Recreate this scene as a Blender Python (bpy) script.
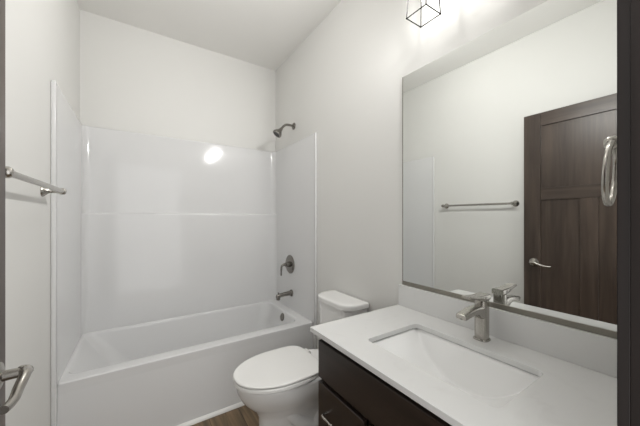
import bpy, bmesh, math
from mathutils import Vector, Matrix

PI = math.pi
for o in list(bpy.data.objects):
    bpy.data.objects.remove(o)
SC = bpy.context.scene
COL = SC.collection

# ------------------------------------------------------------------ camera, light, exposure
cam_d = bpy.data.cameras.new('camera')
cam = bpy.data.objects.new('camera', cam_d)
COL.objects.link(cam)
cam.location = (0, 0, 1.24)
cam.rotation_euler = (PI / 2, 0, -math.radians(33.378))
cam_d.sensor_width = 36.0
cam_d.lens = 276.7 / 640 * 36
cam_d.shift_x = (320 - 321.16) / 640
cam_d.shift_y = (217.39 - 213) / 640
cam_d.clip_start = 0.01
SC.camera = cam

world = bpy.data.worlds.new('world')
SC.world = world
world.use_nodes = True
bg = world.node_tree.nodes['Background']
bg.inputs['Color'].default_value = (1.0, 0.995, 0.985, 1)
bg.inputs['Strength'].default_value = 1.55          # daylight of the room behind the open doorway

BULB = 165.0                                       # emission of the three vanity bulbs

SC.view_settings.view_transform = 'Standard'
SC.view_settings.look = 'None'
SC.view_settings.exposure = 0.17
SC.view_settings.gamma = 1.0
SC.view_settings.use_curve_mapping = False

# added fill light for the room, an assumed glass dome out of frame
CEIL_FILL = 11.0
SPOT = 15.8                                        # added spot before each vanity bulb to brighten the room, watts

# ------------------------------------------------------------------ room numbers (metres)
XR, XL = 1.1685, -0.356
YB, YN = 2.624, 0.090
ZC = 2.74

# ------------------------------------------------------------------ materials
def principled(name, color, rough=0.5, metal=0.0, **kw):
    m = bpy.data.materials.new(name)
    m.use_nodes = True
    b = m.node_tree.nodes['Principled BSDF']
    b.inputs['Base Color'].default_value = (*color, 1)
    b.inputs['Roughness'].default_value = rough
    b.inputs['Metallic'].default_value = metal
    for k, v in kw.items():
        b.inputs[k].default_value = v
    return m, m.node_tree, b

def noise_bump(nt, b, scale, strength, dist=0.002):
    tc = nt.nodes.new('ShaderNodeTexCoord')
    n = nt.nodes.new('ShaderNodeTexNoise')
    n.inputs['Scale'].default_value = scale
    n.inputs['Detail'].default_value = 3
    bp = nt.nodes.new('ShaderNodeBump')
    bp.inputs['Strength'].default_value = strength
    bp.inputs['Distance'].default_value = dist
    nt.links.new(tc.outputs['Object'], n.inputs['Vector'])
    nt.links.new(n.outputs['Fac'], bp.inputs['Height'])
    nt.links.new(bp.outputs['Normal'], b.inputs['Normal'])
    return n

def painted(name, color, rough=0.6, scale=160, strength=0.12):
    m, nt, b = principled(name, color, rough)
    noise_bump(nt, b, scale, strength)
    return m

def wood(name, dark, light, axis, rough=0.4, scale=1.0, coat=0.0):
    """grain runs along axis (0 x, 1 y, 2 z)"""
    m, nt, b = principled(name, dark, rough)
    if coat:
        b.inputs['Coat Weight'].default_value = coat
        b.inputs['Coat Roughness'].default_value = 0.25
    N, L = nt.nodes, nt.links
    tc = N.new('ShaderNodeTexCoord')
    mp = N.new('ShaderNodeMapping')
    s = [28 * scale] * 3
    s[axis] = 1.6 * scale
    mp.inputs['Scale'].default_value = s
    n1 = N.new('ShaderNodeTexNoise')
    n1.inputs['Scale'].default_value = 1.0
    n1.inputs['Detail'].default_value = 6
    n1.inputs['Roughness'].default_value = 0.6
    n1.inputs['Distortion'].default_value = 0.6
    mp2 = N.new('ShaderNodeMapping')
    s2 = [9 * scale] * 3
    s2[axis] = 0.9 * scale
    mp2.inputs['Scale'].default_value = s2
    n2 = N.new('ShaderNodeTexNoise')
    n2.inputs['Scale'].default_value = 1.0
    n2.inputs['Detail'].default_value = 3
    n2.inputs['Distortion'].default_value = 1.2
    mx = N.new('ShaderNodeMath'); mx.operation = 'MULTIPLY_ADD'
    mx.inputs[1].default_value = 0.55
    ml = N.new('ShaderNodeMath'); ml.operation = 'MULTIPLY'
    ml.inputs[1].default_value = 0.45
    cr = N.new('ShaderNodeValToRGB')
    cr.color_ramp.elements[0].position = 0.34
    cr.color_ramp.elements[0].color = (*dark, 1)
    cr.color_ramp.elements[1].position = 0.68
    cr.color_ramp.elements[1].color = (*light, 1)
    for mpp, nn in ((mp, n1), (mp2, n2)):
        L.new(tc.outputs['Object'], mpp.inputs['Vector'])
        L.new(mpp.outputs['Vector'], nn.inputs['Vector'])
    L.new(n2.outputs['Fac'], ml.inputs[0])
    L.new(n1.outputs['Fac'], mx.inputs[0])
    L.new(ml.outputs[0], mx.inputs[2])
    L.new(mx.outputs[0], cr.inputs['Fac'])
    L.new(cr.outputs['Color'], b.inputs['Base Color'])
    bp = N.new('ShaderNodeBump')
    bp.inputs['Strength'].default_value = 0.12
    bp.inputs['Distance'].default_value = 0.001
    L.new(n1.outputs['Fac'], bp.inputs['Height'])
    L.new(bp.outputs['Normal'], b.inputs['Normal'])
    return m

M_WALL = painted('wall_paint', (0.725, 0.72, 0.697), 0.55, 170, 0.10)
M_CEIL = painted('ceiling_paint', (0.86, 0.85, 0.825), 0.7, 60, 0.25)
M_TRIMW = principled('white_trim_paint', (0.80, 0.79, 0.77), 0.4)[0]

M_ACRYL, nt_, b_ = principled('tub_acrylic', (0.72, 0.72, 0.72), 0.09)
b_.inputs['IOR'].default_value = 1.5
noise_bump(nt_, b_, 5, 0.05, 0.01)
M_PORC = principled('porcelain', (0.82, 0.815, 0.80), 0.10)[0]
M_SEAT = principled('seat_plastic', (0.84, 0.835, 0.815), 0.2)[0]
M_SINK = principled('sink_porcelain', (0.88, 0.88, 0.87), 0.12)[0]

# quartz: white with faint grey clouds and flecks
M_QUARTZ, nt_, b_ = principled('white_quartz', (0.8, 0.79, 0.77), 0.22)
tc = nt_.nodes.new('ShaderNodeTexCoord')
q1 = nt_.nodes.new('ShaderNodeTexNoise'); q1.inputs['Scale'].default_value = 7; q1.inputs['Detail'].default_value = 8
q1.inputs['Distortion'].default_value = 1.5
cr = nt_.nodes.new('ShaderNodeValToRGB')
cr.color_ramp.elements[0].position = 0.30; cr.color_ramp.elements[0].color = (0.67, 0.667, 0.657, 1)
cr.color_ramp.elements[1].position = 0.42; cr.color_ramp.elements[1].color = (0.70, 0.70, 0.69, 1)
nt_.links.new(tc.outputs['Object'], q1.inputs['Vector'])
nt_.links.new(q1.outputs['Fac'], cr.inputs['Fac'])
nt_.links.new(cr.outputs['Color'], b_.inputs['Base Color'])

# brushed nickel
def brushed(name, color, rough):
    m, nt, b = principled(name, color, rough, 1.0)
    noise_bump(nt, b, 300, 0.04, 0.0005)
    return m
M_NICK = brushed('brushed_nickel', (0.47, 0.45, 0.415), 0.25)
M_NICKD = brushed('dark_brushed_nickel', (0.25, 0.235, 0.215), 0.24)
M_CAGE = principled('black_metal', (0.0035, 0.0034, 0.0033), 0.6, **{'Specular IOR Level': 0.1})[0]
M_SPRAY = principled('spray_face_rubber', (0.045, 0.043, 0.040), 0.5)[0]
M_CHANNEL = principled('mirror_channel_metal', (0.30, 0.285, 0.25), 0.38, 1.0)[0]
M_DARK = principled('dark_gap', (0.012, 0.011, 0.010), 0.7)[0]
M_MIRROR = principled('mirror_silver', (0.83, 0.845, 0.83), 0.0, 1.0)[0]
M_GLASSEDGE = principled('mirror_glass_edge', (0.32, 0.33, 0.31), 0.2)[0]

DD, DL = (0.030, 0.0205, 0.0155), (0.088, 0.063, 0.049)
M_DOOR_V = wood('door_wood_vertical', DD, DL, 2, 0.33)
M_DOOR_H = wood('door_wood_horizontal', DD, DL, 1, 0.33)
M_CAB_V = wood('cabinet_wood_vertical', (0.014, 0.0095, 0.0075), (0.034, 0.023, 0.018), 2, 0.33)
M_CAB_H = wood('cabinet_wood_horizontal', (0.014, 0.0095, 0.0075), (0.034, 0.023, 0.018), 1, 0.33)
M_CAB_IN = principled('cabinet_interior', (0.03, 0.022, 0.017), 0.6)[0]
M_FRAME = wood('door_frame_wood', (0.010, 0.0073, 0.0062), (0.026, 0.0185, 0.0165), 2, 0.4)

# vinyl plank floor (planks run along y)
M_FLOOR, nt_, b_ = principled('plank_floor', (0.2, 0.13, 0.08), 0.45)
N, L = nt_.nodes, nt_.links
tc = N.new('ShaderNodeTexCoord')
mp = N.new('ShaderNodeMapping'); mp.inputs['Rotation'].default_value = (0, 0, PI / 2)
br = N.new('ShaderNodeTexBrick')
br.inputs['Scale'].default_value = 1.0
br.inputs['Brick Width'].default_value = 1.2
br.inputs['Row Height'].default_value = 0.18
br.inputs['Mortar Size'].default_value = 0.0015
br.inputs['Color1'].default_value = (0.24, 0.170, 0.098, 1)
br.inputs['Color2'].default_value = (0.195, 0.136, 0.078, 1)
br.inputs['Mortar'].default_value = (0.06, 0.04, 0.028, 1)
mp2 = N.new('ShaderNodeMapping'); mp2.inputs['Scale'].default_value = (32, 2.2, 1)
n1 = N.new('ShaderNodeTexNoise'); n1.inputs['Scale'].default_value = 1; n1.inputs['Detail'].default_value = 6
n1.inputs['Distortion'].default_value = 0.8
cr = N.new('ShaderNodeValToRGB')
cr.color_ramp.elements[0].position = 0.3; cr.color_ramp.elements[0].color = (0.5, 0.5, 0.5, 1)
cr.color_ramp.elements[1].position = 0.7; cr.color_ramp.elements[1].color = (1.25, 1.2, 1.15, 1)
mx = N.new('ShaderNodeMix'); mx.data_type = 'RGBA'; mx.blend_type = 'MULTIPLY'
mx.inputs['Factor'].default_value = 1
L.new(tc.outputs['Object'], mp.inputs['Vector']); L.new(mp.outputs['Vector'], br.inputs['Vector'])
L.new(tc.outputs['Object'], mp2.inputs['Vector']); L.new(mp2.outputs['Vector'], n1.inputs['Vector'])
L.new(n1.outputs['Fac'], cr.inputs['Fac'])
L.new(br.outputs['Color'], mx.inputs['A']); L.new(cr.outputs['Color'], mx.inputs['B'])
L.new(mx.outputs['Result'], b_.inputs['Base Color'])

def emitter(name, color, strength):
    m, nt, b = principled(name, (0.9, 0.9, 0.9), 0.4)
    b.inputs['Emission Color'].default_value = (*color, 1)
    b.inputs['Emission Strength'].default_value = strength
    return m
M_BULB = emitter('lit_bulb', (1.0, 0.985, 0.955), BULB)
M_CLEAR = bpy.data.materials.new('clear_bulb_glass')
M_CLEAR.use_nodes = True
nt_ = M_CLEAR.node_tree
nt_.nodes.remove(nt_.nodes['Principled BSDF'])
tr = nt_.nodes.new('ShaderNodeBsdfTransparent'); gl = nt_.nodes.new('ShaderNodeBsdfGlossy'); ms = nt_.nodes.new('ShaderNodeMixShader')
gl.inputs['Roughness'].default_value = 0.03
ms.inputs['Fac'].default_value = 0.05
nt_.links.new(tr.outputs[0], ms.inputs[1]); nt_.links.new(gl.outputs[0], ms.inputs[2])
nt_.links.new(ms.outputs[0], nt_.nodes['Material Output'].inputs['Surface'])
M_FILL = emitter('fill_dome_glow', (1.0, 0.99, 0.97), CEIL_FILL)  # glow of the added ceiling fill dome

# ------------------------------------------------------------------ mesh helpers (all in world coordinates)
def newbm():
    return bmesh.new()

def box(bm, x0, x1, y0, y1, z0, z1):
    vs = [bm.verts.new((x, y, z)) for x in (x0, x1) for y in (y0, y1) for z in (z0, z1)]
    for f in ((0, 1, 3, 2), (4, 6, 7, 5), (0, 4, 5, 1), (2, 3, 7, 6), (0, 2, 6, 4), (1, 5, 7, 3)):
        bm.faces.new([vs[i] for i in f])
    return vs

def loft(bm, rings, cap0=True, cap1=True, closed=True):
    R = [[bm.verts.new(p) for p in r] for r in rings]
    n = len(R[0])
    for a, b in zip(R, R[1:]):
        for i in range(n if closed else n - 1):
            j = (i + 1) % n
            bm.faces.new((a[i], a[j], b[j], b[i]))
    if cap0:
        bm.faces.new(list(reversed(R[0])))
    if cap1:
        bm.faces.new(R[-1])
    return R

def frame_of(d):
    d = Vector(d).normalized()
    up = Vector((0, 0, 1)) if abs(d.z) < 0.95 else Vector((1, 0, 0))
    a = d.cross(up).normalized()
    return a, a.cross(d).normalized()

def tube(bm, pts, radii, n=20, cap=True):
    pts = [Vector(p) for p in pts]
    if not hasattr(radii, '__len__'):
        radii = [radii] * len(pts)
    rings = []
    a = None
    for i, p in enumerate(pts):
        d = (pts[min(i + 1, len(pts) - 1)] - pts[max(i - 1, 0)]).normalized()
        if a is None:
            a, b = frame_of(d)
        else:
            a = (a - d * a.dot(d)).normalized()
            b = a.cross(d).normalized()
        rings.append([p + (a * math.cos(t) + b * math.sin(t)) * radii[i]
                      for t in (2 * PI * k / n for k in range(n))])
    loft(bm, rings, cap, cap)

def lathe(bm, origin, axis, prof, n=28):
    """prof: list of (distance along axis, radius)"""
    o = Vector(origin); d = Vector(axis).normalized()
    a, b = frame_of(d)
    rings = [[o + d * h + (a * math.cos(t) + b * math.sin(t)) * max(r, 1e-4)
              for t in (2 * PI * k / n for k in range(n))] for h, r in prof]
    loft(bm, rings, True, True)

def catmull(pts, sub=6):
    pts = [Vector(p) for p in pts]
    out = []
    for i in range(len(pts) - 1):
        p0, p1, p2, p3 = pts[max(i - 1, 0)], pts[i], pts[i + 1], pts[min(i + 2, len(pts) - 1)]
        for k in range(sub):
            t = k / sub
            out.append(0.5 * ((2 * p1) + (p2 - p0) * t + (2 * p0 - 5 * p1 + 4 * p2 - p3) * t * t
                              + (3 * p1 - p0 - 3 * p2 + p3) * t ** 3))
    out.append(pts[-1])
    return out

def rrect(x0, x1, y0, y1, r, arc=6, side=6):
    """rounded rectangle, counter-clockwise, side-based so that loops of the same (arc, side) match; r may be 4 radii"""
    if not hasattr(r, '__len__'):
        r = (r,) * 4
    pts = []
    cs = [(x0, y0, r[0], 180), (x1, y0, r[1], 270), (x1, y1, r[2], 0), (x0, y1, r[3], 90)]
    ends = []
    for (cx, cy, rr, a0) in cs:
        sx = 1 if cx == x0 else -1
        sy = 1 if cy == y0 else -1
        ox, oy = cx + sx * rr, cy + sy * rr
        ends.append([(ox + rr * math.cos(math.radians(a0 + 90 * k / arc)),
                      oy + rr * math.sin(math.radians(a0 + 90 * k / arc))) for k in range(arc + 1)])
    for i in range(4):
        pts += ends[i]
        p, q = ends[i][-1], ends[(i + 1) % 4][0]
        for k in range(1, side):
            t = k / side
            pts.append((p[0] + (q[0] - p[0]) * t, p[1] + (q[1] - p[1]) * t))
    return pts

def at_z(pts, z):
    return [(x, y, z) for x, y in pts]

def world_loc(p):
    v = Vector((0, 0, 0))
    while p is not None:
        v += Vector(p.location); p = p.parent
    return v

def obj(name, bm, mat, parent=None, bevel=0.0, smooth=40, sub=0, solid=None, seg=3, origin=None, flat=True):
    bmesh.ops.remove_doubles(bm, verts=bm.verts, dist=1e-6)
    bmesh.ops.recalc_face_normals(bm, faces=bm.faces)
    off = world_loc(parent) if parent is not None else Vector(origin or (0, 0, 0))
    for v in bm.verts:
        v.co -= off
    me = bpy.data.meshes.new(name)
    bm.to_mesh(me); bm.free()
    for m in (mat if isinstance(mat, (list, tuple)) else [mat]):
        me.materials.append(m)
    o = bpy.data.objects.new(name, me)
    COL.objects.link(o)
    if parent is not None:
        o.parent = parent
    else:
        o.location = off
    me.shade_smooth()
    me.set_sharp_from_angle(angle=math.radians(smooth))
    if solid:
        s = o.modifiers.new('thickness', 'SOLIDIFY'); s.thickness = solid[0]; s.offset = solid[1]
    if bevel:
        b = o.modifiers.new('bevel', 'BEVEL')
        b.width = bevel; b.segments = seg; b.limit_method = 'ANGLE'; b.angle_limit = math.radians(35)
        b.harden_normals = True
    if not bevel and flat:
        w = o.modifiers.new('normals', 'WEIGHTED_NORMAL'); w.keep_sharp = True; w.weight = 100
    if sub:
        s = o.modifiers.new('sub', 'SUBSURF'); s.levels = sub; s.render_levels = sub
    return o

def boxobj(name, c, mat, parent=None, bevel=0.0, **kw):
    bm = newbm(); box(bm, *c)
    return obj(name, bm, mat, parent, bevel, **kw)

def thing(name, loc, label, cat, group=None):
    o = bpy.data.objects.new(name, None)
    o.empty_display_size = 0.05
    COL.objects.link(o); o.location = loc
    o['label'] = label; o['category'] = cat
    if group:
        o['group'] = group
    return o

def structure(o, label, cat):
    o['kind'] = 'structure'; o['label'] = label; o['category'] = cat
    return o

# ------------------------------------------------------------------ room shell
T = 0.10
structure(boxobj('floor', (XL - T, XR + T, -0.35, YB + T, -0.1, 0), M_FLOOR),
          'brown wood plank floor in front of the white bathtub', 'floor')
structure(boxobj('ceiling', (XL - T, XR + T, -0.025, YB + T, ZC, ZC + 0.1), M_CEIL),
          'flat off-white ceiling above the shower', 'ceiling')
structure(boxobj('wall_back', (XL - T, XR + T, YB, YB + T, 0, ZC), M_WALL),
          'warm white wall above the back of the shower surround', 'wall')
structure(boxobj('wall_left', (XL - T, XL, -0.025, YB, 0, ZC), M_WALL),
          'warm white left wall carrying the towel bar', 'wall')
structure(boxobj('wall_right', (XR, XR + T, -0.025, YB, 0, ZC), M_WALL),
          'warm white right wall behind toilet, vanity mirror and light', 'wall')
JL, JR, JT = -0.272, 0.605, 2.062          # doorway opening
bm = newbm()
box(bm, XL, JL - 0.018, -0.025, YN, 0, ZC)
box(bm, JR + 0.018, XR, -0.025, YN, 0, ZC)
box(bm, JL - 0.018, JR + 0.018, -0.025, YN, JT + 0.018, ZC)
structure(obj('wall_front', bm, M_WALL), 'warm white wall around the doorway the room is seen from', 'wall')

# dark wooden jamb and casing of the doorway
CT = 0.0135
bm = newbm()
box(bm, JR, JR + 0.018, -0.025, YN, 0, JT)
box(bm, JL - 0.018, JL, -0.025, YN, 0, JT)
box(bm, JL - 0.018, JR + 0.018, -0.025, YN, JT, JT + 0.018)
structure(obj('trim_1', bm, M_FRAME, bevel=0.001), 'dark brown door jamb lining the doorway', 'door frame')
bm = newbm()
box(bm, JR, JR + 0.06, YN, YN + CT, 0, JT + 0.06)
box(bm, JL - 0.06, JL - 0.003, YN, YN + CT, 0, JT + 0.06)
box(bm, JL - 0.003, JR, YN, YN + CT, JT, JT + 0.06)
structure(obj('trim_2', bm, M_FRAME, bevel=0.0015), 'dark brown casing around the doorway, beside the towel ring', 'door casing')

# white shoe moulding along the tub apron
bm = newbm()
prof = [(1.823, 0.0), (1.803, 0.0)] + [(1.823 - 0.020 * math.cos(a), 0.018 * math.sin(a)) for a in (PI / 2 * k / 6 for k in range(1, 7))]
loft(bm, [[(x, y, z) for y, z in prof] for x in (XL, XR)])
structure(obj('trim_3', bm, M_TRIMW), 'white shoe moulding along the foot of the bathtub apron', 'moulding')

# baseboards
structure(boxobj('baseboard_left', (XL, XL + 0.012, YN + CT, 1.80, 0, 0.085), M_FRAME, bevel=0.002),
          'dark brown baseboard along the left wall', 'baseboard')
structure(boxobj('baseboard_right', (XR - 0.012, XR, 0.98, 1.80, 0, 0.085), M_FRAME, bevel=0.002),
          'dark brown baseboard behind the toilet', 'baseboard')

# ------------------------------------------------------------------ bathtub and shower surround (one moulded unit)
TF = 1.867            # front edge of rim
ZR = 0.412
ZS = 1.905
unit = thing('bathtub_shower_unit', (0.4, 2.2, 0), 'glossy white alcove bathtub with moulded shower surround across the back wall', 'bathtub')
P = 0.020
xi0, xi1 = XL + P, XR - P      # inner faces of side panels
yb0 = 2.604                    # upper back panel
yb1 = 2.580                    # lower back panel, stands proud
ZL = 1.272

# tub: apron, rim, basin in one mesh
bm = newbm()
A, S_ = 16, 10
out_b = rrect(xi0, xi1, 1.823, 2.60, 0.002, A, S_)
out_m = rrect(xi0, xi1, TF, 2.60, 0.002, A, S_)
out_t0 = rrect(xi0, xi1, TF, 2.60, 0.002, A, S_)
out_t1 = rrect(xi0, xi1, TF + 0.006, 2.60, 0.002, A, S_)
out_t2 = rrect(xi0 + 0.003, xi1 - 0.003, TF + 0.012, 2.597, 0.004, A, S_)
in_tA = rrect(xi0 + 0.007, xi1 - 0.064, TF + 0.074, 2.580, (0.064, 0.094, 0.094, 0.064), A, S_)
in_tB = rrect(xi0 + 0.030, xi1 - 0.080, TF + 0.092, 2.565, (0.063, 0.09, 0.09, 0.063), A, S_)
in_t0 = rrect(xi0 + 0.012, xi1 - 0.070, TF + 0.080, 2.575, (0.06, 0.09, 0.09, 0.06), A, S_)
in_t1 = rrect(xi0 + 0.020, xi1 - 0.077, TF + 0.088, 2.568, (0.06, 0.09, 0.09, 0.06), A, S_)
in_m = rrect(xi0 + 0.14, xi1 - 0.110, TF + 0.115, 2.545, (0.09, 0.10, 0.10, 0.09), A, S_)
in_l = rrect(xi0 + 0.25, xi1 - 0.150, TF + 0.145, 2.515, (0.10, 0.10, 0.10, 0.10), A, S_)
in_f = rrect(xi0 + 0.34, xi1 - 0.220, TF + 0.21, 2.45, (0.08, 0.08, 0.08, 0.08), A, S_)
rings = [at_z(out_b, 0.0), at_z(out_b, 0.02), at_z(out_m, ZR - 0.060), at_z(out_m, ZR - 0.050), at_z(out_m, ZR - 0.022), at_z(out_m, ZR - 0.020),
         at_z(out_t0, ZR - 0.018), at_z(out_t0, ZR - 0.015), at_z(out_t0, ZR - 0.006), at_z(out_t1, ZR), at_z(out_t2, ZR), at_z(in_tA, ZR), at_z(in_t0, ZR - 0.0015), at_z(in_t1, ZR - 0.009), at_z(in_tB, ZR - 0.024),
         at_z(in_m, 0.23), at_z(in_l, 0.105), at_z(in_f, 0.075)]
loft(bm, rings)
tub = obj('tub', bm, M_ACRYL, unit, smooth=33, flat=False)
# overflow plate on the inner end wall, drain in the floor
oc = Vector((1.0605, 2.236, 0.358))
nd = Vector((-1, 0, 0.18)).normalized()
bm = newbm()
lathe(bm, oc - nd * 0.008, nd, [(0, 0.034), (0.010, 0.034), (0.014, 0.030), (0.015, 0.016), (0.0155, 0.0)])
obj('overflow_plate', bm, M_NICKD, tub)['label'] = 'round nickel overflow plate'
bm = newbm()
lathe(bm, (0.80, 2.236, 0.070), (0, 0, 1), [(0, 0.030), (0.007, 0.030), (0.009, 0.026), (0.009, 0.012), (0.012, 0.0)])
obj('drain', bm, M_NICKD, tub)

def uprofile(yfront, yback, x0, x1, r, n=8):
    """inner face of the surround in plan: left side, back, right side with coved corners"""
    pts = [(x0, yfront)]
    pts += [(x0 + r - r * math.cos(a), yback - r + r * math.sin(a)) for a in (PI / 2 * k / n for k in range(n + 1))]
    pts += [(x1 - r + r * math.sin(a), yback - r + r * math.cos(a)) for a in (PI / 2 * k / n for k in range(n + 1))]
    pts += [(x1, yfront)]
    return pts

# wall surround: continuous U shell with the proud lower back and rounded ledge
YF = 1.830
bm = newbm()
lev = [(ZR - 0.006, yb1), (ZL - 0.014, yb1), (ZL - 0.005, yb1 + 0.003), (ZL, yb1 + 0.010), (ZL, yb0 - 0.006),
       (ZL + 0.006, yb0), (ZS - 0.010, yb0), (ZS - 0.003, yb0 + 0.004), (ZS, yb0 + 0.012)]
rings = []
for z, yb in lev:
    t = 0.0 if z < ZS - 0.005 else (0.003 if z < ZS - 0.001 else 0.012)
    rings.append([(x, y, z) for x, y in uprofile(YF + 0.012, yb, xi0 - t, xi1 + t, 0.045)])
loft(bm, rings, False, False, closed=False)
pan = obj('wall_panel', bm, M_ACRYL, unit, smooth=50)
pan['label'] = 'glossy white moulded shower wall with a horizontal ledge'
# front flange posts running from floor to the top
for nm, x0, x1 in (('left', XL + 0.0005, xi0), ('right', xi1, XR - 0.0005)):
    o = boxobj('side_flange', (x0, x1, YF, YF + 0.0125, 0.0, ZS), M_ACRYL, unit, bevel=0.005)

for x0, x1 in ((XL + 0.0005, xi0), (xi1, XR - 0.0005)):
    boxobj('side_return', (x0, x1, YF + 0.0125, TF + 0.03, 0.0, ZR + 0.002), M_ACRYL, unit)

# ------------------------------------------------------------------ vanity cabinet
YV0, YV1 = 0.098, 0.968
XF = 0.640                       # face frame
ZT = 0.7555                      # top of carcass
van = thing('vanity_cabinet', (0.9, 0.54, 0), 'espresso brown vanity cabinet under the white countertop', 'vanity cabinet')
bm = newbm()
box(bm, XF, 1.166, YV1 - 0.018, YV1, 0, ZT)
box(bm, XF, 1.166, YV0, YV0 + 0.018, 0, ZT)
box(bm, XF + 0.02, 1.166, YV0 + 0.018, YV1 - 0.018, 0.10, 0.118)
box(bm, 1.156, 1.166, YV0 + 0.018, YV1 - 0.018, 0.118, ZT)
# face frame
box(bm, XF, XF + 0.018, YV0 + 0.018, YV1 - 0.018, ZT - 0.03, ZT)
box(bm, XF, XF + 0.018, YV0 + 0.018, YV1 - 0.018, 0.10, 0.135)
box(bm, XF, XF + 0.018, YV0 + 0.018, YV1 - 0.018, 0.565, 0.600)
box(bm, XF, XF + 0.018, 0.640, 0.685, 0.135, 0.565)
box(bm, XF, XF + 0.018, 0.685, YV1 - 0.018, 0.335, 0.370)
box(bm, XF, XF + 0.018, YV1 - 0.05, YV1 - 0.018, 0.135, 0.60)
obj('carcass', bm, M_CAB_V, van, bevel=0.0012, seg=2)
boxobj('toe_kick', (XF + 0.06, XF + 0.075, YV0 + 0.018, YV1 - 0.018, 0, 0.10), M_CAB_IN, van)

def slab(y0, y1, z0, z1):
    return (XF - 0.021, XF - 0.0005, y0, y1, z0, z1)
boxobj('false_front', slab(YV0 + 0.006, YV1 - 0.006, 0.584, 0.734), M_CAB_H, van, bevel=0.003)

def pull(yc, zc, length, vertical, parent):
    bm = newbm()
    x0, x1 = XF - 0.021, XF - 0.047
    h = length / 2
    k = 0.010
    def P_(x, d):
        return (x, yc, zc + d) if vertical else (x, yc + d, zc)
    pts = [P_(x0 + 0.002, -h), P_(x1 + k, -h), P_(x1 + k * .3, -h + k * .3), P_(x1, -h + k), P_(x1, 0),
           P_(x1, h - k), P_(x1 + k * .3, h - k * .3), P_(x1 + k, h), P_(x0 + 0.002, h)]
    tube(bm, pts, 0.0048, 12)
    return obj('handle', bm, M_NICK, parent)
for z0, z1 in ((0.358, 0.566), (0.128, 0.342)):
    d = boxobj('drawer', slab(0.688, YV1 - 0.006, z0, z1), M_CAB_H, van, bevel=0.003)
    pull(0.834, z1 - 0.096, 0.128, False, d)
for y0, y1, hy in ((0.391, 0.664, 0.425), (YV0 + 0.006, 0.385, 0.350)):
    d = boxobj('cabinet_door', slab(y0, y1, 0.128, 0.566), M_CAB_V, van, bevel=0.003)
    pull(hy, 0.48, 0.128, True, d)

# ------------------------------------------------------------------ countertop with sink cut-out and backsplash
CZ0, CZ1 = 0.757, 0.777
CX0, CX1, CY0, CY1 = 0.605, XR, YN, 1.004
SX0, SX1, SY0, SY1 = 0.722, 1.014, 0.322, 0.784
top = thing('countertop', (0.88, 0.54, CZ0), 'white quartz countertop with a rectangular sink cut-out on the dark vanity', 'countertop')
bm = newbm()
A, S_ = 6, 8
inner = rrect(SX0, SX1, SY0, SY1, 0.022, A, S_)
outer = rrect(CX0, CX1, CY0, CY1, 0.0, A, S_)
# corner arcs of the inner loop collapse on the outer corner: spread them a little along the two sides instead
def spread_corner():
    pts = []
    base = rrect(CX0, CX1, CY0, CY1, 0.05, A, S_)
    for x, y in base:
        # push arc points out to the rectangle
        if (x < CX0 + 0.05 or x > CX1 - 0.05) and (y < CY0 + 0.05 or y > CY1 - 0.05):
            cx = CX0 + 0.05 if x < CX0 + 0.05 else CX1 - 0.05
            cy = CY0 + 0.05 if y < CY0 + 0.05 else CY1 - 0.05
            dx, dy = x - cx, y - cy
            m = max(abs(dx), abs(dy))
            x, y = cx + dx / m * 0.05, cy + dy / m * 0.05
        pts.append((x, y))
    return pts
outer = spread_corner()
R = [[bm.verts.new((x, y, z)) for x, y in lp] for lp, z in ((outer, CZ1), (inner, CZ1), (inner, CZ0), (outer, CZ0))]
n = len(inner)
for a, b in ((0, 1), (1, 2), (2, 3), (3, 0)):
    for i in range(n):
        j = (i + 1) % n
        bm.faces.new((R[a][i], R[a][j], R[b][j], R[b][i]))
obj('slab', bm, M_QUARTZ, top, bevel=0.0018, seg=2)
boxobj('backsplash', (XR - 0.020, XR, CY0, 1.0, CZ1, 0.886), M_QUARTZ, top, bevel=0.0015, seg=2)

# ------------------------------------------------------------------ undermount sink
sink = thing('sink', (0.868, 0.553, 0.62), 'white rectangular undermount sink set into the countertop', 'sink')
bm = newbm()
D = 0.135
cx, cy = (SX0 + SX1) / 2, (SY0 + SY1) / 2
hx, hy_ = (SX1 - SX0) / 2 + 0.004, (SY1 - SY0) / 2 + 0.004
def smin(a, b, k):
    h = max(k - abs(a - b), 0) / k
    return min(a, b) - h * h * k / 4
nx, ny = 56, 80
V = []
for i in range(nx + 1):
    row = []
    s = -1 + 2 * i / nx
    for j in range(ny + 1):
        t = -1 + 2 * j / ny
        a = 1.04 - abs(t) ** 1.9 * 1.04
        b = (1 - abs(s)) * 3.2 if s > 0 else (1 - abs(s)) * 2.6
        d = smin(a, b, 0.10)
        d = smin(d, 1.0, 0.25)
        row.append(bm.verts.new((cx + s * hx, cy + t * hy_, ZT - 0.001 - D * max(d, 0))))
    V.append(row)
for i in range(nx):
    for j in range(ny):
        bm.faces.new((V[i][j], V[i + 1][j], V[i + 1][j + 1], V[i][j + 1]))
basin = obj('basin', bm, M_SINK, sink, smooth=60, solid=(0.010, -1.0))
bm = newbm()
lathe(bm, (0.875, 0.553, ZT - D + 0.002), (0, 0, 1), [(0, 0.024), (0.004, 0.024), (0.006, 0.021), (0.006, 0.015), (0.009, 0.014), (0.010, 0.0)])
obj('drain', bm, M_NICK, sink)['label'] = 'round nickel pop-up drain'

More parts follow.
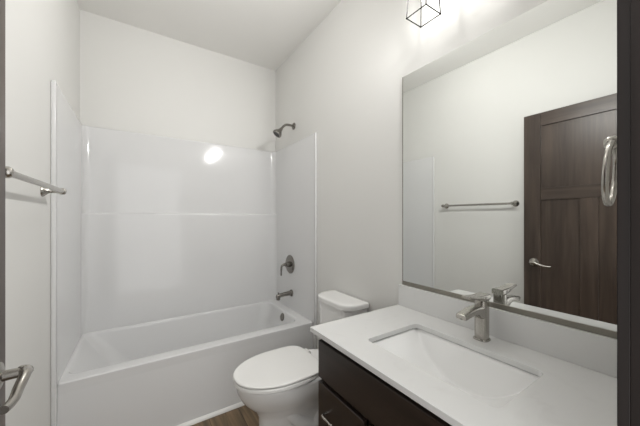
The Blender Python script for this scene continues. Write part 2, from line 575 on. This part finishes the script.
# ------------------------------------------------------------------ faucet
fa = thing('faucet', (1.085, 0.547, CZ1), 'brushed nickel single-handle faucet behind the sink', 'faucet')
FX, FY = 1.090, 0.543
def supell(cx, cy, a, b, p, n=36):
    pts = []
    for k in range(n):
        t = 2 * PI * k / n
        c, s = math.cos(t), math.sin(t)
        pts.append((cx + a * math.copysign(abs(c) ** (2 / p), c), cy + b * math.copysign(abs(s) ** (2 / p), s)))
    return pts
bm = newbm()
loft(bm, [at_z(supell(FX, FY, a, a, 3.2), z) for a, z in ((0.0265, CZ1 + 0.0006), (0.0265, CZ1 + 0.004), (0.025, CZ1 + 0.006))])
obj('base_plate', bm, M_NICK, fa)
bm = newbm()
loft(bm, [at_z(supell(FX, FY, a, a, 3.2), z) for a, z in ((0.0222, CZ1 + 0.006), (0.0222, 0.925), (0.0212, 0.927))])
obj('body', bm, M_NICK, fa)
def sweep_rect(bm, path):
    """path: (x, z, half width y, half thickness) swept along x with rounded-rectangle section"""
    rings = []
    for i, (x, z, w, h) in enumerate(path):
        x0, z0 = path[max(i - 1, 0)][:2]; x1, z1 = path[min(i + 1, len(path) - 1)][:2]
        d = Vector((x1 - x0, 0, z1 - z0)).normalized()
        up = Vector((-d.z, 0, d.x))
        if up.z < 0: up = -up
        sec = rrect(-w, w, -h, h, min(w, h) * 0.55, 4, 2)
        rings.append([Vector((x, FY, z)) + Vector((0, 1, 0)) * a + up * b for a, b in sec])
    loft(bm, rings)
bm = newbm()
sweep_rect(bm, [(1.080, 0.884, 0.0200, 0.027), (1.062, 0.888, 0.0200, 0.022), (1.042, 0.896, 0.0200, 0.015), (1.010, 0.897, 0.0200, 0.0115),
                (0.980, 0.893, 0.0195, 0.0105), (0.952, 0.889, 0.0190, 0.0100), (0.947, 0.888, 0.0180, 0.009)])
sp = obj('spout', bm, M_NICK, fa)
bm = newbm()
lathe(bm, (0.957, FY, 0.883), (0, 0, -1), [(0, 0.0095), (0.0035, 0.0095), (0.0036, 0.007), (0.002, 0.0)], 20)
obj('aerator', bm, M_NICKD, sp)
bm = newbm()
sweep_rect(bm, [(1.1120, 0.9385, 0.0222, 0.0110), (1.070, 0.9385, 0.0222, 0.0110), (1.052, 0.941, 0.021, 0.0085), (1.03, 0.945, 0.0195, 0.0060),
                (0.99, 0.9505, 0.0180, 0.0046), (0.980, 0.952, 0.0170, 0.0040)])
lv = obj('lever', bm, M_NICK, fa)
bm = newbm()
lathe(bm, (FX - 0.012, FY - 0.0217, 0.9385), (0, -1, 0), [(0, 0.0075), (0.0012, 0.0075), (0.0012, 0.0055), (0.0022, 0.005), (0.0022, 0.0)], 20)
obj('set_screw_cap', bm, M_NICKD, lv)

# ------------------------------------------------------------------ mirror
mi = thing('wall_mirror', (XR, 0.55, 0.886), 'large frameless wall mirror above the backsplash', 'mirror')
MY0, MY1, MZ0, MZ1 = 0.100, 0.981, 0.890, 1.979
bm = newbm()
box(bm, XR - 0.006, XR - 0.0005, MY0, MY1, MZ0, MZ1)
o = obj('glass', bm, [M_GLASSEDGE, M_MIRROR], mi)
for p in o.data.polygons:
    if p.normal.x < -0.9:
        p.material_index = 1
boxobj('bottom_channel', (XR - 0.010, XR - 0.0005, MY0, MY1, 0.8865, 0.9065), M_CHANNEL, mi, bevel=0.001)['label'] = 'grey metal channel along the lower mirror edge'
boxobj('edge_strip', (XR - 0.0075, XR - 0.0005, MY1, MY1 + 0.0035, 0.8865, MZ1), M_CHANNEL, mi)

# ------------------------------------------------------------------ vanity light
vl = thing('vanity_light', (XR, 0.547, 2.36), 'three-lamp wall light with open metal cages above the mirror', 'wall light')
boxobj('wall_bar', (XR - 0.022, XR - 0.0005, 0.24, 0.86, 2.352, 2.392), M_CAGE, vl, bevel=0.002)
LX = 1.061
def cage_bm(yc):
    bm = newbm()
    zb, zt, hb, ht, r = 2.138, 2.325, 0.0510, 0.040, 0.0030
    B = [(LX - hb, yc - hb, zb), (LX + hb, yc - hb, zb), (LX + hb, yc + hb, zb), (LX - hb, yc + hb, zb)]
    U = [(LX - ht, yc - ht, zt), (LX + ht, yc - ht, zt), (LX + ht, yc + ht, zt), (LX - ht, yc + ht, zt)]
    for i in range(4):
        j = (i + 1) % 4
        for a, b in ((B[i], B[j]), (U[i], U[j]), (B[i], U[i])):
            a, b = Vector(a), Vector(b)
            d = (b - a).normalized() * r * 0.9
            tube(bm, [a - d, b + d], r, 4)
    return bm
for yc in (0.781, 0.547, 0.313):
    c = obj('lamp_cage', cage_bm(yc), M_CAGE, vl)
    bm = newbm()
    pts = catmull([(XR - 0.02, yc, 2.372), (XR - 0.06, yc, 2.372), (LX + 0.012, yc, 2.368), (LX, yc, 2.352), (LX, yc, 2.325)], 5)
    tube(bm, pts, 0.006, 12)
    obj('arm', bm, M_CAGE, vl)
    bm = newbm()
    box(bm, LX - 0.020, LX + 0.020, yc - 0.020, yc + 0.020, 2.322, 2.328)
    lathe(bm, (LX, yc, 2.323), (0, 0, -1), [(0, 0.017), (0.045, 0.017), (0.047, 0.014)], 20)
    obj('socket', bm, M_CAGE, c)
    bm = newbm()
    lathe(bm, (LX, yc, 2.276), (0, 0, -1), [(0, 0.012), (0.012, 0.014), (0.028, 0.024), (0.042, 0.029), (0.055, 0.029), (0.068, 0.024), (0.077, 0.014), (0.080, 0.0)], 20)
    obj('bulb', bm, M_CLEAR, c)['label'] = 'clear glass bulb'
    bm = newbm()
    lathe(bm, (LX, yc, 2.262), (0, 0, -1), [(0, 0.002), (0.004, 0.007), (0.034, 0.007), (0.038, 0.002)], 12)
    obj('filament', bm, M_BULB, c)['label'] = 'glowing filament'
    sd = bpy.data.lights.new('bulb_fill_spot', 'SPOT')  # added fill spot, lights the room but spares the wall behind the bulbs
    sd.energy = SPOT; sd.spot_size = math.radians(178); sd.spot_blend = 1.0; sd.shadow_soft_size = 0.022
    sd.color = (1.0, 0.99, 0.972)
    so_ = bpy.data.objects.new('bulb_fill_spot', sd); COL.objects.link(so_); so_.parent = c
    so_.matrix_parent_inverse = Matrix.Translation(-world_loc(c))
    so_.location = (LX - 0.064, yc, 2.235)
    so_.rotation_euler = Vector((-0.76, 0.66, -0.28)).to_track_quat('-Z', 'Y').to_euler()

# ------------------------------------------------------------------ toilet
to = thing('toilet', (0.75, 1.40, 0), 'white two-piece toilet with closed lid between the bathtub and the vanity', 'toilet')
TY = 1.403
def egg(xf, xb, hw, n=48, wide=0.60, backp=3.2, yc=TY):
    """plan of the bowl: rounded nose at xf, squarer back at xb, widest at fraction 'wide' from the nose"""
    xm = xf + (xb - xf) * wide
    pts = []
    for k in range(n):
        t = 2 * PI * k / n
        c, s = math.cos(t), math.sin(t)
        if c < 0:      # front half
            pts.append((xm + (xm - xf) * c, yc + hw * math.copysign(abs(s) ** 0.95, s)))
        else:
            p = 2 / backp
            pts.append((xm + (xb - xm) * abs(c) ** p, yc + hw * math.copysign(abs(s) ** p, s)))
    return pts
bm = newbm()
secs = [  # z, front, back, half width, widest, back power
    (0.000, 0.500, 1.060, 0.118, 0.50, 3.0),
    (0.018, 0.502, 1.060, 0.118, 0.50, 3.0),
    (0.035, 0.520, 1.050, 0.105, 0.50, 3.0),
    (0.110, 0.533, 1.040, 0.096, 0.50, 3.0),
    (0.180, 0.532, 1.030, 0.100, 0.50, 3.0),
    (0.225, 0.512, 1.020, 0.117, 0.50, 3.0),
    (0.258, 0.475, 1.010, 0.143, 0.50, 3.0),
    (0.296, 0.442, 1.005, 0.163, 0.48, 3.0),
    (0.335, 0.422, 1.005, 0.174, 0.45, 2.8),
    (0.368, 0.416, 1.005, 0.176, 0.42, 2.8),
    (0.381, 0.416, 1.005, 0.176, 0.42, 2.8),
    (0.387, 0.422, 1.000, 0.170, 0.42, 2.8)]
loft(bm, [at_z(egg(a, b, w, 48, wd, bp), z) for z, a, b, w, wd, bp in secs])
# trapway relief on both flanks
for s in (-1, 1):
    path = catmull([(0.62, TY + s * 0.040, 0.25), (0.70, TY + s * 0.072, 0.165), (0.76, TY + s * 0.083, 0.115), (0.82, TY + s * 0.088, 0.095), (0.88, TY + s * 0.088, 0.16),
                    (0.92, TY + s * 0.090, 0.235), (0.97, TY + s * 0.085, 0.235), (1.00, TY + s * 0.080, 0.13), (1.01, TY + s * 0.075, 0.02)], 6)
    tube(bm, path, 0.036, 16)
obj('bowl', bm, M_PORC, to, smooth=60)
# seat ring and lid
def seat_outline(g=0.0):
    return egg(0.400 + g, 0.862 - g, 0.186 - g, 64, 0.55, 3.0)
bm = newbm()
so = seat_outline()
si = egg(0.46, 0.74, 0.115, 64, 0.52, 2.2)
zz = [(seat_outline(0.006), 0.3905), (so, 0.3950), (so, 0.4085), (seat_outline(0.004), 0.4125)]
RR = [[bm.verts.new((x, y, z)) for x, y in lp] for lp, z in zz + [(si, 0.4125), (si, 0.3905)]]
for a in range(6):
    A_, B_ = RR[a], RR[(a + 1) % 6]
    for i in range(64):
        j = (i + 1) % 64
        bm.faces.new((A_[i], A_[j], B_[j], B_[i]))
obj('seat', bm, M_SEAT, to, smooth=50)
bm = newbm()
lz = [(0.007, 0.4150), (0.001, 0.4175), (0.000, 0.4210), (0.002, 0.4245), (0.007, 0.4268), (0.018, 0.4280), (0.05, 0.4292), (0.10, 0.4302), (0.15, 0.4306)]
loft(bm, [at_z(egg(0.400 + g, 0.860 - g, 0.184 - g, 64, 0.56, 4.5), z) for g, z in lz])
obj('lid', bm, M_SEAT, to, smooth=50)
for s in (-1, 1):
    bm = newbm()
    tube(bm, [(0.870, TY + s * 0.075 - 0.022, 0.4045), (0.870, TY + s * 0.075 + 0.022, 0.4045)], 0.0165, 16)
    obj('hinge', bm, M_SEAT, to)
# tank on the rear deck
ty0, ty1 = 1.232, 1.588
bm = newbm()
rg = []
for z, g, rf in ((0.383, 0.030, 0.05), (0.410, 0.012, 0.06), (0.50, 0.008, 0.07), (0.697, 0.0, 0.075)):
    rg.append(at_z(rrect(0.992 + g, 1.155, ty0 + 0.006 + g, ty1 - 0.006 - g, (rf, 0.010, 0.010, rf), 8, 4), z))
loft(bm, rg)
obj('tank', bm, M_PORC, to, smooth=50)
bm = newbm()
rg = []
for z, g in ((0.694, 0.006), (0.698, 0.0), (0.719, 0.0), (0.725, 0.003), (0.728, 0.009), (0.7295, 0.022), (0.730, 0.045)):
    rg.append(at_z(rrect(0.980 + g, 1.160 - g * 0.6, ty0 - 0.004 + g, ty1 + 0.004 - g, (0.090 - g, 0.012, 0.012, 0.090 - g), 8, 4), z))
loft(bm, rg)
obj('tank_lid', bm, M_PORC, to, smooth=50)
# ------------------------------------------------------------------ shower fittings on the right wall
sh = thing('overhead_shower', (XR, 2.219, 2.064), 'brushed nickel shower head on a bent arm above the surround', 'shower head')
bm = newbm()
lathe(bm, (XR, 2.219, 2.062), (-1, 0, 0), [(0, 0.031), (0.004, 0.031), (0.010, 0.024), (0.014, 0.014), (0.016, 0.010)])
obj('flange', bm, M_NICKD, sh)
bm = newbm()
tube(bm, catmull([(XR - 0.005, 2.219, 2.062), (1.125, 2.219, 2.064), (1.088, 2.219, 2.060), (1.062, 2.219, 2.040), (1.043, 2.219, 2.016)], 6), 0.0105, 14)
obj('arm', bm, M_NICKD, sh)
bm = newbm()
ax = Vector((-0.62, 0.05, -0.78)).normalized()
hc = Vector((1.048, 2.219, 2.022))
lathe(bm, hc, ax, [(0, 0.012), (0.012, 0.015), (0.020, 0.014), (0.030, 0.020), (0.050, 0.034), (0.062, 0.040), (0.072, 0.0415), (0.077, 0.040), (0.078, 0.034), (0.0765, 0.0)])
hd = obj('head', bm, M_NICKD, sh)
bm = newbm()
lathe(bm, hc + ax * 0.0763, ax, [(0, 0.031), (0.0018, 0.030), (0.0022, 0.0)])
obj('spray_face', bm, M_SPRAY, hd)

va = thing('shower_valve', (xi1, 2.259, 0.816), 'round brushed nickel shower valve with hooked lever above the tub spout', 'shower valve')
VY, VZ = 2.252, 0.815
bm = newbm()
lathe(bm, (xi1 - 0.0008, VY, VZ), (-1, 0, 0), [(0, 0.084), (0.004, 0.084), (0.009, 0.078), (0.011, 0.045), (0.012, 0.030)], 36)
obj('plate', bm, M_NICKD, va)
bm = newbm()
lathe(bm, (xi1 - 0.010, VY, VZ), (-1, 0, 0), [(0, 0.026), (0.030, 0.024), (0.036, 0.022), (0.038, 0.0)], 24)
obj('hub', bm, M_NICKD, va)
bm = newbm()
pts = catmull([(xi1 - 0.040, VY, VZ), (xi1 - 0.065, VY + 0.002, VZ + 0.001), (xi1 - 0.083, VY + 0.005, VZ - 0.012), (xi1 - 0.087, VY + 0.007, VZ - 0.045), (xi1 - 0.087, VY + 0.008, VZ - 0.096)], 6)
tube(bm, pts, [0.013] * 7 + [0.010] * 6 + [0.0085] * 6 + [0.0075] * 5 + [0.006], 14)
obj('lever', bm, M_NICKD, va)

ts = thing('tub_spout', (xi1, 2.225, 0.558), 'brushed nickel bath spout between valve and tub overflow', 'tub spout')
SPY = 2.226
bm = newbm()
lathe(bm, (xi1 - 0.0008, SPY, 0.560), (-1, 0, 0), [(0, 0.031), (0.005, 0.031), (0.010, 0.026)], 24)
obj('flange', bm, M_NICKD, ts)
bm = newbm()
rings = []
for k, (dx, z, r) in enumerate(((0.006, 0.562, 0.025), (0.020, 0.562, 0.0215), (0.06, 0.560, 0.0195), (0.10, 0.556, 0.0185), (0.128, 0.552, 0.018), (0.144, 0.549, 0.0165), (0.150, 0.547, 0.011))):
    rings.append([(xi1 - dx, SPY + r * math.cos(t) * 0.95, z + r * math.sin(t)) for t in (2 * PI * i / 22 for i in range(22))])
loft(bm, rings)
lathe(bm, (xi1 - 0.131, SPY, 0.550), (0, 0, -1), [(0, 0.0165), (0.032, 0.0165), (0.032, 0.013), (0.024, 0.0)], 20)
obj('body', bm, M_NICKD, ts)
bm = newbm()
lathe(bm, (xi1 - 0.130, SPY, 0.565), (0, 0, 1), [(0, 0.0045), (0.010, 0.0045), (0.011, 0.0075), (0.017, 0.0075), (0.018, 0.0)], 14)
obj('diverter_knob', bm, M_NICKD, ts)

# ------------------------------------------------------------------ towel bar on the left wall
tb = thing('towel_bar', (XL, 1.375, 1.358), 'brushed nickel towel bar on the left wall beside the shower', 'towel bar')
BX, BZ = -0.288, 1.358
def post_bm(y):
    bm = newbm()
    lathe(bm, (XL, y, BZ), (1, 0, 0), [(0, 0.027), (0.004, 0.027), (0.010, 0.022), (0.022, 0.012), (0.034, 0.0095), (0.050, 0.0095), (0.054, 0.012),
                                     (0.062, 0.0155), (0.072, 0.0155), (0.079, 0.011), (0.082, 0.0)], 24)
    return bm
bm = newbm()
tube(bm, [(BX, 1.055, BZ), (BX, 1.690, BZ)], 0.0095, 20)
obj('bar', bm, M_NICK, tb)
for y in (1.055, 1.690):
    obj('post', post_bm(y), M_NICK, tb)

# ------------------------------------------------------------------ towel ring on the front wall, over the vanity
tr = thing('towel_ring', (0.82, YN, 1.40), 'pale nickel towel ring on the wall by the doorway at right', 'towel ring')
RX, RY, RZ = 0.848, 0.150, 1.400
bm = newbm()
lathe(bm, (RX, YN, RZ), (0, 1, 0), [(0, 0.026), (0.004, 0.026), (0.010, 0.021), (0.022, 0.012), (0.036, 0.010), (0.050, 0.011), (0.058, 0.0145), (0.068, 0.0145), (0.074, 0.009), (0.076, 0.0)], 24)
obj('post', bm, M_NICK, tr)
bm = newbm()
rr = 0.066
pts = [(RX + rr * math.sin(t), RY + rr * 0.07 * math.sin(t) + 0.004 * (1 - math.cos(t)), RZ - rr + rr * math.cos(t)) for t in (2 * PI * k / 48 for k in range(49))]
tube(bm, pts, 0.0056, 14)
obj('ring', bm, M_NICK, tr)

# ------------------------------------------------------------------ open door, flat against the left wall
DX1, DX0 = -0.265, -0.300
DY0, DY1, DZ0, DZ1 = 0.108, 0.9636, 0.010, 2.048
door = bpy.data.objects.new('door_1', None)
COL.objects.link(door); door.location = (-0.28, DY0, DZ0)
structure(door, 'dark brown three-panel wooden door standing open along the left wall', 'door')
g = 0.0006
for y0, y1 in ((0.853, DY1), (DY0, 0.215)):
    boxobj('stile', (DX0, DX1, y0 + g, y1 - g if y1 < .9 else y1, DZ0, DZ1), M_DOOR_V, door, bevel=0.0015, seg=2)
for z0, z1 in ((1.945, DZ1), (1.375, 1.468), (DZ0, 0.22)):
    boxobj('rail', (DX0, DX1, 0.215, 0.853, z0 + g * (z0 > .1), z1 - g * (z1 < 2)), M_DOOR_H, door, bevel=0.0015, seg=2)
boxobj('mullion', (DX0, DX1, 0.530, 0.623, 0.22, 1.375), M_DOOR_V, door, bevel=0.0015, seg=2)
for y0, y1, z0, z1 in ((0.215, 0.853, 1.468, 1.945), (0.623, 0.853, 0.22, 1.375), (0.215, 0.530, 0.22, 1.375)):
    boxobj('panel', (DX0 + 0.011, DX1 - 0.011, y0 - 0.004, y1 + 0.004, z0 - 0.004, z1 + 0.004), M_DOOR_V, door)
HZ, HY = 0.890, 0.896
bm = newbm()
lathe(bm, (DX1, HY, HZ), (1, 0, 0), [(0, 0.033), (0.004, 0.033), (0.010, 0.029), (0.013, 0.018), (0.016, 0.0115), (0.041, 0.0105)], 28)
dh = obj('door_handle', bm, M_NICK, door)
bm = newbm()
pts = catmull([(DX1 + 0.040, HY + 0.006, HZ), (DX1 + 0.050, HY, HZ + 0.001), (DX1 + 0.054, HY - 0.02, HZ + 0.002), (DX1 + 0.053, HY - 0.055, HZ - 0.010),
               (DX1 + 0.054, HY - 0.09, HZ - 0.018), (DX1 + 0.050, HY - 0.124, HZ - 0.017)], 6)
nn = len(pts)
tube(bm, pts, [0.0125 if k < 8 else 0.0115 - 0.0035 * (k / (nn - 1)) for k in range(nn)], 14)
obj('lever', bm, M_NICK, dh)

# ------------------------------------------------------------------ added fill dome on the ceiling, out of view
PX, PY = 0.32, 1.45
cl = thing('ceiling_fill_dome', (PX, PY, ZC), 'added glowing fill dome on the ceiling just in front of the bathtub', 'fill light')
bm = newbm()
lathe(bm, (PX, PY, ZC - 0.0005), (0, 0, -1), [(0, 0.110), (0.018, 0.110), (0.020, 0.100)], 40)
obj('rim', bm, M_TRIMW, cl)
bm = newbm()
lathe(bm, (PX, PY, ZC - 0.020), (0, 0, -1), [(0, 0.098), (0.010, 0.125), (0.030, 0.145), (0.055, 0.146), (0.080, 0.128), (0.100, 0.092), (0.111, 0.045), (0.113, 0.0)], 40)
obj('diffuser', bm, M_FILL, cl)
